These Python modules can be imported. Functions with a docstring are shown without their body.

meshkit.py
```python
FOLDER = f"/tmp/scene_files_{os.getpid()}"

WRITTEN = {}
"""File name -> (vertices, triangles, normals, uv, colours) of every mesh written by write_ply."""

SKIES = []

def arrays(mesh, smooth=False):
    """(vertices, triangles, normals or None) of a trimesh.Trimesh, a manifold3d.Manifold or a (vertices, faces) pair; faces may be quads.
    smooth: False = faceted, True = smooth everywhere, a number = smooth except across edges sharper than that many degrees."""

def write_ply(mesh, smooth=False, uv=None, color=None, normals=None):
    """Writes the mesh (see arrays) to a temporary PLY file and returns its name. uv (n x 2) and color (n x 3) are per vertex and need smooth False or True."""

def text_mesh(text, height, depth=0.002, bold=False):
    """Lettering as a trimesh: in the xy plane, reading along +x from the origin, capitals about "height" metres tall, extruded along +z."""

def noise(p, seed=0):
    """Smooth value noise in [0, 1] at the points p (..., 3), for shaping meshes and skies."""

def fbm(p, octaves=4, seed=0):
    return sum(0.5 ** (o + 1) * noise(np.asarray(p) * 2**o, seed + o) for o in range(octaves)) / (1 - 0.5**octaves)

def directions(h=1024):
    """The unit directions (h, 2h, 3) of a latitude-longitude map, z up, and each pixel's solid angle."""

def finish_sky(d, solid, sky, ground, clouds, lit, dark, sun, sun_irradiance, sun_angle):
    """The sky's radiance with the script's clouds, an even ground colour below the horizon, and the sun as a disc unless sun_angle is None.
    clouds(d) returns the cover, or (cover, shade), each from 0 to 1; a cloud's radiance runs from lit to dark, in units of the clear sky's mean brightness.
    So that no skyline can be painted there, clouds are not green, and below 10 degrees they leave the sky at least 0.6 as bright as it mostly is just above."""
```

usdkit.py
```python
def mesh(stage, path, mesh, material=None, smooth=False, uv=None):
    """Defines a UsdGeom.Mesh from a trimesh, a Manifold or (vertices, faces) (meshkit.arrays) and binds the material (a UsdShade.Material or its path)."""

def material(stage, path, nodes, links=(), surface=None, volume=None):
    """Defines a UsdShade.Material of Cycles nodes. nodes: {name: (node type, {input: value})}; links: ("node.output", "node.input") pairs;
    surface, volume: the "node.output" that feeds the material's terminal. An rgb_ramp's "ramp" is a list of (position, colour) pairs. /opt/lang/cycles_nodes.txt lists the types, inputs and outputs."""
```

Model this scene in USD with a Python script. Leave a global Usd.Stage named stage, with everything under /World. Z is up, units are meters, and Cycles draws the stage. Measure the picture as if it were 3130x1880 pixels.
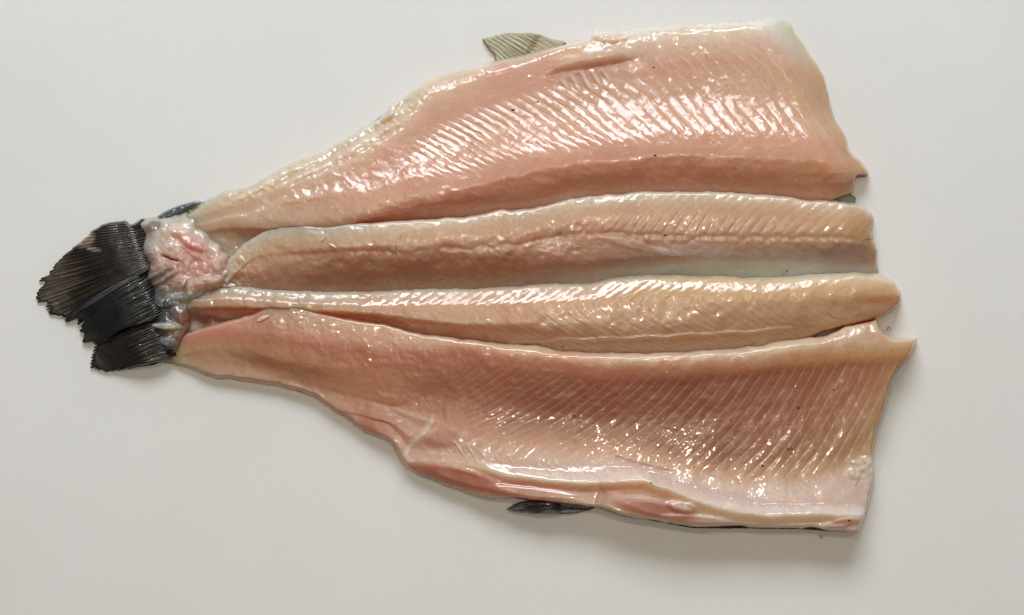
import math, random
import numpy as np, trimesh, shapely
from shapely.geometry import Polygon, LineString
from scipy.interpolate import PchipInterpolator
from pxr import Usd, UsdGeom, UsdLux, UsdShade, Sdf, Gf, Vt
import usdkit, meshkit

RNG = np.random.default_rng(7)
random.seed(7)
stage = Usd.Stage.CreateInMemory()
UsdGeom.SetStageUpAxis(stage, UsdGeom.Tokens.z)
UsdGeom.SetStageMetersPerUnit(stage, 1.0)
UsdGeom.Xform.Define(stage, '/World')
UsdGeom.Scope.Define(stage, '/World/Looks')

# ------------------------------------------------------------------ camera, lamps, exposure
TILT, DIST, FOCAL, APER = math.radians(9), 0.50, 50.0, 36.0
CAM = np.array([0, -math.sin(TILT), math.cos(TILT)]) * DIST
UP = np.array([0, math.cos(TILT), math.sin(TILT)])
FWD = -CAM / DIST
EXPOSURE = 0.0
cam = UsdGeom.Camera.Define(stage, '/World/camera')
cam.CreateFocalLengthAttr(FOCAL); cam.CreateHorizontalApertureAttr(APER); cam.CreateVerticalApertureAttr(APER * 615 / 1024)
cam.CreateClippingRangeAttr(Gf.Vec2f(0.01, 50)); cam.CreateExposureAttr(EXPOSURE)
cam.AddTransformOp().Set(Gf.Matrix4d(*map(float, (1, 0, 0, 0, *UP, 0, *(-FWD), 0, *CAM, 1))))


def aim(prim, pos, target):
    p, t = np.array(pos, float), np.array(target, float)
    z = (p - t) / np.linalg.norm(p - t)
    x = np.cross([0, 1, 0] if abs(z[2]) > .9 else [0, 0, 1], z); x /= np.linalg.norm(x)
    y = np.cross(z, x)
    UsdGeom.Xformable(prim).AddTransformOp().Set(Gf.Matrix4d(*map(float, (*x, 0, *y, 0, *z, 0, *p, 1))))


def rect_lamp(name, pos, target, w, h, power, color):
    l = UsdLux.RectLight.Define(stage, '/World/' + name)
    l.CreateWidthAttr(w); l.CreateHeightAttr(h); l.CreateIntensityAttr(power); l.CreateColorAttr(Gf.Vec3f(*color))
    aim(l, pos, target)


def disk_lamp(name, pos, r, power, color):
    l = UsdLux.DiskLight.Define(stage, '/World/' + name)
    l.CreateRadiusAttr(r); l.CreateIntensityAttr(power); l.CreateColorAttr(Gf.Vec3f(*color))
    aim(l, pos, (pos[0], pos[1] + 1e-4, 0))


rect_lamp('window_light', (-0.08, 1.32, 0.98), (0, 0.05, 0), 1.0, 0.62, 13.2, (.95, .985, 1.05))
rect_lamp('ceiling_bounce', (0.0, -0.5, 2.4), (0, 0, 0), 3.2, 2.6, 0.13, (1.0, .88, .70))
for k, p in enumerate([(-.45, .45, 1.9), (.18, .34, 1.9), (.26, -.03, 1.9), (-.12, -.22, 1.9)]):
    disk_lamp('downlight' + (f'_{k:03d}' if k else ''), p, .016, 1180, (1.0, .90, .72))

# ------------------------------------------------------------------ helpers
K = APER / FOCAL / 3130.0
MM = 0.001


def W(u, v, h):
    """Point of the table-top world whose height above the board is h (mm), on the sight line of the traced point (u, v)."""
    u, v, h = np.broadcast_arrays(np.asarray(u, float), np.asarray(v, float), np.asarray(h, float) * MM)
    d = FWD + ((u - 1565) * K)[..., None] * np.array([1., 0, 0]) + (-(v - 940) * K)[..., None] * UP
    t = (h - CAM[2]) / d[..., 2]
    return CAM + d * t[..., None]


def lin(r, g, b, k=1.0):
    """Surface colour from an sRGB triple."""
    c = np.array([r, g, b], float); c = (c + .07 * (c.mean() - c)) / 255
    return np.where(c <= .04045, c / 12.92, ((c + .055) / 1.055) ** 2.4) * k * np.array([.98, 1.025, 1.0])


USED = {}


def numbered(path):
    n = USED.get(path, 0); USED[path] = n + 1
    return path if n == 0 else f'{path}_{n:03d}'


def obj(name, mesh, mat, parent=None, col=None, smooth=True, label=None):
    path = numbered((parent.GetPath().pathString if parent else '/World') + '/' + name)
    m = usdkit.mesh(stage, path, mesh, M[mat] if isinstance(mat, str) else mat, smooth=smooth)
    if col is not None:
        pv = UsdGeom.PrimvarsAPI(m).CreatePrimvar('tint', Sdf.ValueTypeNames.Color3fArray, 'vertex')
        pv.Set(Vt.Vec3fArray.FromNumpy(np.clip(col, 0, 1).astype(np.float32)))
    p = m.GetPrim()
    if label: p.SetCustomDataByKey('label', label)
    return p


def tag(p, label=None, cat=None, kind=None, group=None):
    for k, x in (('label', label), ('category', cat), ('kind', kind), ('group', group)):
        if x: p.SetCustomDataByKey(k, x)
    return p


def smooth_line(pts, step=4.0, jitter=0.0, seed=0):
    p = np.array(pts, float)
    s = np.r_[0, np.cumsum(np.maximum(np.linalg.norm(np.diff(p[:, :2], axis=0), axis=1), 1e-6))]
    t = np.arange(0, s[-1], step); t = np.r_[t, s[-1]]
    q = np.stack([PchipInterpolator(s, p[:, k])(t) for k in range(p.shape[1])], 1)
    if jitter:
        tg = np.gradient(q[:, :2], axis=0); tg /= np.maximum(np.linalg.norm(tg, axis=1, keepdims=True), 1e-9)
        w = meshkit.fbm(np.stack([t / 38, t * 0 + seed * 3.3, t * 0], 1), 4, seed) - .5
        q[:, :2] += np.stack([-tg[:, 1], tg[:, 0]], 1) * w[:, None] * jitter * 2
    return q


def nz(u, v, scale, seed=0, octaves=3):
    return meshkit.fbm(np.stack([u / scale, v / scale, np.zeros_like(u) + seed * 7.1], -1), octaves, seed) - .5


def sstep(x, a, b):
    t = np.clip((x - a) / (b - a), 0, 1)
    return t * t * (3 - 2 * t)


def line_dist(u, v, pts):
    return shapely.distance(shapely.points(u, v), LineString(pts))


def at(pts, u):
    p = np.array(pts, float)
    return np.interp(u, p[:, 0], p[:, 1])


def loft(curves, us, vs, warp=8.0, seed=0):
    """curves: list of (points [(u, v, h)], colours [(u, rgb)]) from top to bottom. Heights (mm) and colours on the grid us x vs."""
    V, H, C = [], [], []
    for pts, cols in curves:
        p = np.array(pts, float)
        V.append(PchipInterpolator(p[:, 0], p[:, 1], extrapolate=False)(np.clip(us, p[0, 0], p[-1, 0])))
        H.append(PchipInterpolator(p[:, 0], p[:, 2], extrapolate=False)(np.clip(us, p[0, 0], p[-1, 0])))
        cu = np.array([c[0] for c in cols], float); cc = np.array([c[1] for c in cols], float)
        C.append(np.stack([np.interp(us, cu, cc[:, k]) for k in range(3)], 1))
    V, H, C = np.array(V), np.array(H), np.array(C)
    for k in range(1, len(V)):
        V[k] = np.maximum(V[k], V[k - 1] + 3)
    Hg, Cg = np.zeros((len(us), len(vs))), np.zeros((len(us), len(vs), 3))
    UU, VV = np.meshgrid(us, vs, indexing='ij')
    wv = (nz(UU, VV, 64, 90 + seed) * 1.6 + nz(UU, VV, 20, 91 + seed) * .9) * warp
    for i in range(len(us)):
        x = np.clip(vs + wv[i], V[0, i], V[-1, i])
        Hg[i] = PchipInterpolator(V[:, i], H[:, i])(x)
        Cg[i] = PchipInterpolator(V[:, i], C[:, i], axis=0)(x)
    return Hg, Cg


STEP = 2.6
SURF = []


def sheet(outline, curves, detail, rim=14.0, base=0.8, floor=0.15, jitter=3.0, seed=1, STEP=STEP, fray=None):
    """A closed slab: top surface lofted over the traced outline, rounded rim, walls and underside."""
    ring = smooth_line(list(outline) + [outline[0]], 4.0, jitter, seed)
    if fray is not None:
        ring = smooth_line(ring, 2.0)
        ring = fray(ring)
    poly = Polygon(ring).buffer(0)
    if poly.geom_type != 'Polygon':
        poly = max(poly.geoms, key=lambda g: g.area)
    x0, y0, x1, y1 = poly.bounds
    us, vs = np.arange(x0 - STEP, x1 + 2 * STEP, STEP), np.arange(y0 - STEP, y1 + 2 * STEP, STEP)
    U, V = np.meshgrid(us, vs, indexing='ij')
    shapely.prepare(poly)
    ext = LineString(poly.exterior.coords)
    big = poly.buffer(.45 * STEP); shapely.prepare(big)
    ok = shapely.contains_xy(big, U, V)
    Hg, Cg = loft(curves, us, vs, seed=seed)
    quad = ok[:-1, :-1] & ok[1:, :-1] & ok[1:, 1:] & ok[:-1, 1:]
    idx = np.arange(U.size).reshape(U.shape)
    i, j = np.nonzero(quad)
    a, b, c, d = idx[i, j], idx[i + 1, j], idx[i + 1, j + 1], idx[i, j + 1]
    F = np.vstack([np.stack([a, d, c], 1), np.stack([a, c, b], 1)])
    keep, F = np.unique(F, return_inverse=True); F = F.reshape(-1, 3)
    u, v = U.ravel()[keep].copy(), V.ravel()[keep].copy()
    h, col = Hg.ravel()[keep], Cg.reshape(-1, 3)[keep]
    E = np.sort(np.vstack([F[:, [0, 1]], F[:, [1, 2]], F[:, [2, 0]]]), 1)
    key, cnt = np.unique(E, axis=0, return_counts=True)
    edge = key[cnt == 1]
    bv = np.unique(edge)
    pr = shapely.line_interpolate_point(ext, shapely.line_locate_point(ext, shapely.points(u[bv], v[bv])))
    u[bv], v[bv] = shapely.get_x(pr), shapely.get_y(pr)
    dist = shapely.distance(shapely.points(u, v), ext)
    h, col = detail(u, v, h, col, dist)
    r = rim(u, v) if callable(rim) else rim
    t = np.clip(dist / r, 0, 1)
    h = base + (h - base) * (floor + (1 - floor) * np.sqrt(np.clip(1 - (1 - t) ** 2, 0, 1)))
    SURF.append((u, v, h, (x0, y0, x1, y1)))
    top = W(u, v, h)
    low = top.copy(); low[:, 2] = (base - .5) * MM
    n = len(top)
    # walls follow the direction of the boundary edges in the faces
    dirE = np.vstack([F[:, [0, 1]], F[:, [1, 2]], F[:, [2, 0]]])
    srt = np.sort(dirE, 1)
    code = srt[:, 0].astype(np.int64) * n + srt[:, 1]
    uq, inv, ct = np.unique(code, return_inverse=True, return_counts=True)
    be = dirE[ct[inv] == 1]
    wall = np.vstack([np.stack([be[:, 1], be[:, 0], be[:, 0] + n], 1), np.stack([be[:, 1], be[:, 0] + n, be[:, 1] + n], 1)])
    faces = np.vstack([F, wall, F[:, ::-1] + n])
    used, faces2 = np.unique(faces, return_inverse=True)
    return np.vstack([top, low])[used], faces2.reshape(-1, 3), np.vstack([col, col])[used]


def stroke(col, u, v, pts, width, rgb, alpha=1.0, soft=1.0):
    d = line_dist(u, v, pts)
    a = (1 - sstep(d, width * (1 - soft * .9), width))[:, None] * alpha
    return col * (1 - a) + np.asarray(rgb) * a


def blob(u, v, cu, cv, ru, rv, ang=0.0, warp=0.25, seed=3):
    a = math.radians(ang); x, y = u - cu, v - cv
    X, Y = x * math.cos(a) + y * math.sin(a), -x * math.sin(a) + y * math.cos(a)
    q = np.sqrt((X / ru) ** 2 + (Y / rv) ** 2)
    near = q < 1.8
    q = q.copy(); q[near] += nz(u[near], v[near], .5 * (ru + rv), seed) * warp * 2
    return 1 - sstep(q, .45, 1.0)


def mixc(col, a, rgb):
    return col * (1 - a[:, None]) + np.asarray(rgb) * a[:, None]


def tube(pts, rad, sides=6):
    """Tapered round rod through world points."""
    p = np.asarray(pts, float); r = np.broadcast_to(rad, len(p))
    tg = np.gradient(p, axis=0); tg /= np.linalg.norm(tg, axis=1, keepdims=True)
    s = np.cross(tg, [0, 0, 1.0]); s /= np.maximum(np.linalg.norm(s, axis=1, keepdims=True), 1e-9)
    n = np.cross(s, tg)
    an = np.arange(sides) / sides * 2 * math.pi
    v = (p[:, None] + r[:, None, None] * (np.cos(an)[None, :, None] * s[:, None] + np.sin(an)[None, :, None] * n[:, None])).reshape(-1, 3)
    f = []
    for i in range(len(p) - 1):
        for k in range(sides):
            a, b = i * sides + k, i * sides + (k + 1) % sides
            f += [[a, b, b + sides], [a, b + sides, a + sides]]
    m = len(v); v = np.vstack([v, p[0], p[-1]])
    for k in range(sides):
        f += [[m, (k + 1) % sides, k], [m + 1, m - sides + k, m - sides + (k + 1) % sides]]
    return v, np.array(f)


# ------------------------------------------------------------------ materials
M = {}


def mat(name, nodes, links, surface):
    M[name] = usdkit.material(stage, '/World/Looks/' + name, nodes, links, surface=surface)


def flesh_material(name, sss=.7, rough=.32, coat=1.0, wet=1.0, scale=.0020, spec=.5):
    mat(name, {
        'geo': ('geometry', {}),
        'tint': ('attribute', {'attribute': 'tint'}),
        'n1': ('noise_texture', {'scale': 900.0, 'detail': 3.0, 'roughness': .6}),
        'mr': ('map_range', {'value': 1.0, 'from_min': .3, 'from_max': .7, 'to_min': .94, 'to_max': 1.05}),
        'mul': ('mix_color', {'blend_type': 'multiply', 'fac': 1.0, 'use_clamp': False}),
        'nb': ('noise_texture', {'scale': 430.0, 'detail': 1.5, 'roughness': .5}),
        'nc': ('noise_texture', {'scale': 120.0, 'detail': 2.0}),
        'nd': ('noise_texture', {'scale': 520.0, 'detail': 1.0, 'roughness': .5}),
        'cluster': ('map_range', {'from_min': .36, 'from_max': .50, 'to_min': 0.0, 'to_max': 1.0, 'clamp': True}),
        'pit': ('map_range', {'from_min': .56, 'from_max': .70, 'to_min': 0.0, 'to_max': 1.0, 'clamp': True}),
        'pm': ('math', {'math_type': 'multiply'}),
        'pa': ('math', {'math_type': 'multiply', 'value2': .000065 * wet}),
        'fa': ('math', {'math_type': 'multiply_add', 'value2': .00010 * wet}),
        'nw': ('noise_texture', {'scale': 55.0, 'detail': 3.0}),
        'cw': ('map_range', {'from_min': .36, 'from_max': .60, 'to_min': .25 * coat, 'to_max': coat, 'clamp': True}),
        'bump': ('bump', {'strength': 1.0, 'distance': 1.0}),
        'bump2': ('bump', {'strength': .5, 'distance': .00022}),
        'p': ('principled_bsdf', {'subsurface_weight': sss, 'subsurface_radius': (1.0, .42, .26), 'subsurface_scale': scale, 'roughness': rough, 'coat_weight': coat, 'coat_roughness': .05, 'coat_ior': 1.45, 'specular_ior_level': spec, 'subsurface_method': 'random_walk'}),
    }, [('geo.position', 'n1.vector'), ('geo.position', 'nb.vector'), ('geo.position', 'nc.vector'), ('n1.fac', 'mr.value'),
        ('tint.color', 'mul.a'), ('mr.result', 'mul.b'), ('mul.result', 'p.base_color'),
        ('geo.position', 'nd.vector'), ('geo.position', 'nw.vector'), ('nw.fac', 'cw.value'), ('cw.result', 'p.coat_weight'), ('nc.fac', 'cluster.value'), ('nd.fac', 'pit.value'), ('cluster.result', 'pm.value1'), ('pit.result', 'pm.value2'), ('pm.value', 'pa.value1'),
        ('nb.fac', 'fa.value1'), ('pa.value', 'fa.value3'), ('fa.value', 'bump.height'), ('nb.fac', 'bump2.height'),
        ('bump.normal', 'p.coat_normal'), ('bump2.normal', 'p.normal')], 'p.BSDF')


flesh_material('flesh')
flesh_material('skin', sss=.0, rough=.28, coat=.8, wet=.7)
flesh_material('fin_skin', sss=.0, rough=.42, coat=.55, wet=1.3)
flesh_material('fin_pale', sss=.0, rough=.55, coat=.15, wet=1.0, spec=.3)
flesh_material('blood', sss=0, rough=.3, coat=.6, wet=.3)
flesh_material('gristle', sss=0, rough=.35, coat=.8, wet=.5)
mat('board', {
    'geo': ('geometry', {}),
    'n1': ('noise_texture', {'scale': 14.0, 'detail': 3.0}),
    'r1': ('rgb_ramp', {'ramp': [(.3, (.755, .752, .725)), (.7, (.79, .785, .765))]}),
    'mr': ('mapping', {'rotation': (0, 0, .42)}),
    'mp': ('mapping', {'scale': (1.0, .035, 1.0)}),
    'sc': ('map_range', {'from_min': .56, 'from_max': .72, 'to_min': 0.0, 'to_max': 1.4, 'clamp': True}),
    'n2': ('noise_texture', {'scale': 900.0, 'detail': 2.0}),
    'n3': ('noise_texture', {'scale': 2600.0, 'detail': 1.0}),
    'add': ('math', {'math_type': 'add'}),
    'bump': ('bump', {'strength': .07, 'distance': .0004}),
    'p': ('principled_bsdf', {'roughness': .42, 'specular_ior_level': .35, 'subsurface_weight': .25, 'subsurface_radius': (1., .95, .85), 'subsurface_scale': .004}),
}, [('geo.position', 'n1.vector'), ('n1.fac', 'r1.fac'), ('r1.color', 'p.base_color'), ('geo.position', 'mr.vector'), ('mr.vector', 'mp.vector'), ('mp.vector', 'n2.vector'), ('n2.fac', 'sc.value'),
    ('geo.position', 'n3.vector'), ('sc.result', 'add.value1'), ('n3.fac', 'add.value2'), ('add.value', 'bump.height'), ('bump.normal', 'p.normal')], 'p.BSDF')
mat('water', {'p': ('principled_bsdf', {'base_color': (1, 1, 1), 'transmission_weight': 1.0, 'ior': 1.33, 'roughness': .02})}, [], 'p.BSDF')

# ------------------------------------------------------------------ setting: the white cutting board
bd = trimesh.creation.box((0.62, 0.46, 0.018)); bd.apply_translation((0, 0, -.009))
tag(obj('cutting_board', bd, 'board', smooth=False), 'smooth white plastic cutting board under the split fish', kind='structure')

# ------------------------------------------------------------------ the split fish
fish = UsdGeom.Xform.Define(stage, '/World/butterflied_fish').GetPrim()
tag(fish, 'raw butterflied trout opened flat with pink flesh and dark tail on white board', 'fish')

PINK = lin(214, 160, 132); PALE = lin(222, 184, 160); WHITE = lin(236, 218, 208); RED = lin(196, 116, 92); DEEP = lin(176, 92, 72)
LOIN = lin(205, 158, 126); GREY = lin(206, 180, 162); YEL = lin(212, 172, 130); BED = lin(200, 172, 158); BEDW = lin(206, 200, 188)
FATP = lin(226, 188, 176); ROSE = lin(206, 132, 122); DARK = lin(44, 42, 46); SLATE = lin(92, 96, 104); TAN = lin(196, 166, 140)


def septa(phase, w=.10):
    """0..1 thin line at whole numbers of phase, and a pillow profile between."""
    f = phase - np.floor(phase)
    d = np.minimum(f, 1 - f)
    return 1 - sstep(d, 0, w), np.sqrt(np.clip(1 - (1 - 2 * d) ** 2.0, 0, 1))


def c1(*a): return [(0, a[0])] if len(a) == 1 else list(zip(np.linspace(560, 2700, len(a)), a))


# --- upper belly fillet
A_TOP = [(455, 720), (500, 672), (560, 655), (615, 626), (654, 604), (700, 583), (773, 566), (809, 543), (894, 496), (979, 465), (1048, 426), (1104, 394), (1157, 360), (1193, 319), (1238, 294),
         (1266, 269), (1327, 236), (1419, 211), (1521, 184), (1626, 160), (1723, 133), (1808, 109), (1822, 95), (1925, 91), (1940, 87), (2006, 81), (2087, 75), (2200, 70), (2241, 67), (2388, 56)]
A_RIGHT = [(2411, 68), (2430, 97), (2449, 123), (2470, 163), (2501, 203), (2520, 236), (2534, 288), (2548, 354), (2586, 415), (2593, 453), (2633, 495), (2656, 529), (2619, 538), (2612, 557), (2607, 585), (2570, 604)]
A_LOW = [(2486, 632), (2372, 622), (2245, 618), (2087, 612), (1998, 612), (1888, 620), (1757, 632), (1669, 652), (1538, 664), (1380, 690), (1275, 694), (1100, 706), (996, 716), (907, 714), (870, 712), (800, 740), (700, 800), (560, 800), (480, 770)]
A_CREST = [(560, 700, 4), (700, 668, 7), (900, 668, 9), (1052, 655, 11), (1132, 632, 12), (1266, 598, 13), (1420, 568, 14), (1537, 537, 14.5), (1691, 505, 15), (1788, 493, 15), (1966, 479, 15), (2100, 472, 15), (2288, 475, 15), (2477, 484, 14.5), (2560, 500, 14), (2660, 525, 13)]


def off(c, dv, h=None, hs=1.0): return [(p[0], p[1] + dv, (p[2] * hs if h is None else h)) for p in c]


A_IN = [(455, 725, 3), (560, 680, 4.5), (700, 622, 6), (809, 582, 6.5), (999, 515, 7.5), (1136, 446, 8), (1230, 390, 8), (1300, 305, 7.5), (1355, 272, 7.5), (1400, 262, 7.5), (1473, 238, 7.5), (1602, 198, 7.5), (1683, 168, 8), (1764, 150, 8.5), (1925, 140, 8.5), (2006, 116, 8), (2100, 102, 8), (2241, 90, 8), (2400, 82, 8)]
a_curves = [
    ([(p[0], p[1] - 12, 2.5) for p in A_TOP], c1(TAN, lin(230, 198, 178), lin(230, 204, 190), lin(232, 208, 196), lin(232, 210, 198))),
    (A_IN, c1(TAN, PALE, PALE, lin(232, 205, 190), WHITE)),
    ([(560, 688, 4.2), (809, 612, 7), (999, 560, 8.5), (1136, 500, 9), (1300, 400, 8.2), (1473, 320, 7.4), (1764, 240, 7.2), (2006, 215, 7.4), (2241, 200, 7.6), (2560, 300, 7.6)], c1(TAN, PINK, lin(216, 156, 134), lin(214, 156, 130), lin(220, 172, 142))),
    ([(560, 694, 4.2), (809, 635, 7.6), (999, 600, 9.8), (1136, 560, 10.6), (1300, 470, 9.6), (1473, 400, 8.6), (1764, 320, 8.2), (2006, 290, 8.2), (2241, 280, 8.2), (2560, 330, 8)], c1(TAN, PINK, PINK, PINK, lin(216, 172, 140))),
    (off(A_CREST, -52, hs=.955), c1(TAN, PINK, PINK, PINK, PINK)),
    (off(A_CREST, 0), c1(TAN, PINK, lin(212, 146, 122), lin(212, 148, 122), lin(218, 164, 132))),
    (off(A_CREST, 30, hs=.93), c1(TAN, lin(206, 134, 108), lin(220, 156, 128), lin(220, 156, 126), lin(224, 172, 138))),
    ([(560, 730, 3.6), (700, 706, 5.5), (900, 702, 6.0), (1052, 695, 7), (1132, 680, 7.5), (1266, 655, 9), (1537, 618, 10.5), (1788, 572, 10.8), (2100, 552, 10.8), (2288, 556, 10.8), (2477, 566, 10.5), (2660, 585, 10)], c1(TAN, RED, lin(222, 150, 122), lin(222, 150, 120), lin(222, 164, 130))),
    ([(560, 800, 3), (700, 800, 3), (900, 716, 4), (1100, 706, 3.5), (1275, 694, 5), (1538, 668, 6), (1757, 634, 6.4), (2087, 612, 6.4), (2372, 622, 6), (2660, 640, 5)], c1(TAN, RED, lin(210, 128, 104), lin(210, 128, 104), lin(206, 130, 106))),
]


def count_lines(x, spacing):
    """Number of segment lines up to x when their spacing varies along x: spacing is [(x, distance)]."""
    g = np.arange(-3000., 7000., 10.)
    sp = np.interp(g, [q[0] for q in spacing], [q[1] for q in spacing])
    return np.interp(x, g, np.cumsum(10. / sp))


def a_phase(u, v):
    k = np.interp(u, [1000, 1300, 1500, 2000, 2600], [2.6, 2.2, 1.8, .95, .62])
    return count_lines(u - k * (v - 400) + nz(u, v, 260, 5) * 26 + nz(u, v, 60, 25) * 14, [(1000, 47), (2600, 38)])


def a_detail(u, v, h, c, d):
    h = h + nz(u, v, 15, 101) * .22 * (1 - sstep(u, 1150, 1500)) * sstep(u, 600, 760)
    line, pil = septa(a_phase(u, v), .12)
    crest = at([(p[0], p[1]) for p in A_CREST], u)
    inn = at([(p[0], p[1]) for p in A_IN], u)
    band = sstep(v, inn + 60, inn + 150) * (1 - sstep(v, crest - 75, crest - 35)) * sstep(u, 1100, 1330) * (1 - .6 * sstep(u, 2450, 2600))
    h = h + band * (pil - .6) * (.42 + nz(u, v, 90, 2) * .9) * sstep(u, 1080, 1500) + band * (nz(u, v, 15, 14) * .42 + nz(u, v, 42, 15) * .5)
    h = h + nz(u, v, 34, 1) * .35 * (1 - .5 * band) + nz(u, v, 150, 4) * .9
    c = mixc(c, np.clip(line * band * .45, 0, 1), lin(228, 190, 168))
    wallband = sstep(v, crest + 5, crest + 25)
    wl, _ = septa((u - 1.2 * (v - 500)) / 27., .25)
    c = mixc(c, wl * wallband * .10, lin(222, 160, 130))
    # torn streaky strip along the left edge
    st = (1 - sstep(v, inn - 2, inn + 16)) * sstep(u, 640, 760) * (1 - sstep(u, 1210, 1290))
    s2 = np.sin((v + u * .55) / 5.5 + nz(u, v, 60, 8) * 6)
    h = h + st * (.35 * s2 + nz(u, v, 22, 6) * 1.5)
    c = mixc(c, st * (.35 + .35 * s2) * .7, lin(236, 206, 186))
    # fold below the belly edge, and the small white ribs next to it
    fold = [(1640, 245), (1700, 225), (1760, 214), (1830, 204), (1890, 194), (1960, 178)]
    dd = line_dist(u, v, fold)
    tp = sstep(u, 1630, 1760) * (1 - sstep(u, 1850, 1970))
    h = h - tp * (.3 + nz(u, v, 30, 13) * 1.0) * np.exp(-(dd / 8) ** 2) + tp * .9 * np.exp(-(line_dist(u, v, [(x, y - 30) for x, y in fold]) / 24) ** 2)
    c = mixc(c, np.exp(-(dd / 9) ** 2) * .4 * tp, ROSE)
    rib = blob(u, v, 1800, 245, 120, 34, -10)
    rl = .5 + .5 * np.sin((u - .55 * v) / 5.7)
    h = h + rib * (rl - .5) * .7
    c = mixc(c, rib * rl * .6, lin(230, 198, 182))
    fatm = 1 - sstep(v, inn - 8, inn + 10)
    h = h + fatm * sstep(u, 1200, 1300) * (nz(u, v, 30, 9) * 1.5 + nz(u, v, 11, 10) * .6)
    tat = blob(u, v, 1870, 108, 75, 24, 0, .5)
    h = h + tat * (1.8 + nz(u, v, 18, 3) * 3)
    c = mixc(c, tat * .6, lin(232, 206, 200))
    lump = blob(u, v, 1180, 340, 60, 26, -48, .4)
    h = h + lump * 1.5; c = mixc(c, lump * .6, lin(232, 206, 196))
    cut = [(2320, 140), (2345, 160), (2380, 168)]
    dd = line_dist(u, v, cut); h = h - .25 * np.exp(-(dd / 6) ** 2)
    rose = blob(u, v, 1560, 225, 170, 70, -18, .5)
    c = mixc(c, rose * .35, ROSE)
    right = sstep(u - at([(56, 2388), (97, 2430), (203, 2501), (288, 2534), (354, 2548), (415, 2586), (495, 2633), (530, 2650)], v), -45, 0)
    c = mixc(c, right * .5, YEL)
    wedge = sstep(u - at([(56, 2388), (97, 2430), (203, 2501), (288, 2534), (354, 2548), (415, 2586), (495, 2633), (530, 2650), (560, 2612)], v), -110, 0)
    h = h * (1 - .5 * wedge)
    c = mixc(c, np.clip(nz(u, v, 70, 12) * 1.2, 0, .4), lin(206, 138, 116))
    return h, c


def a_rim(u, v):
    return 9 + nz(u, v, 50, 16) * 8


# --- upper back fillet (next to the spine line)
B_TOP = [(690, 800), (713, 770), (760, 730), (798, 705), (870, 676), (907, 684), (996, 688), (1080, 680), (1170, 674), (1275, 666), (1380, 662), (1463, 651), (1538, 634), (1564, 639), (1669, 623), (1757, 603), (1888, 590), (1998, 581), (2166, 580), (2245, 585), (2372, 593), (2486, 609), (2613, 620)]
B_RIGHT = [(2644, 636), (2670, 671), (2666, 697), (2672, 732), (2683, 771), (2679, 806), (2685, 832)]
B_LOW = [(2679, 880), (2482, 880), (2315, 885), (2088, 880), (1998, 880), (1884, 890), (1796, 905), (1669, 905), (1472, 915), (1275, 915), (1097, 915), (935, 915), (798, 905), (725, 890), (680, 860)]
GROOVE = [(560, 905), (640, 885), (725, 868), (798, 874), (935, 882), (1097, 880), (1275, 877), (1472, 877), (1560, 872), (1669, 863), (1796, 860), (1884, 846), (1998, 837), (2184, 839), (2315, 844), (2482, 837), (2679, 824), (2760, 830)]
SPINE = [(680, 815), (800, 790), (1000, 775), (1100, 762), (1271, 772), (1363, 758), (1494, 758), (1650, 735), (1800, 712), (1998, 722), (2184, 726), (2400, 728), (2680, 734)]
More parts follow.
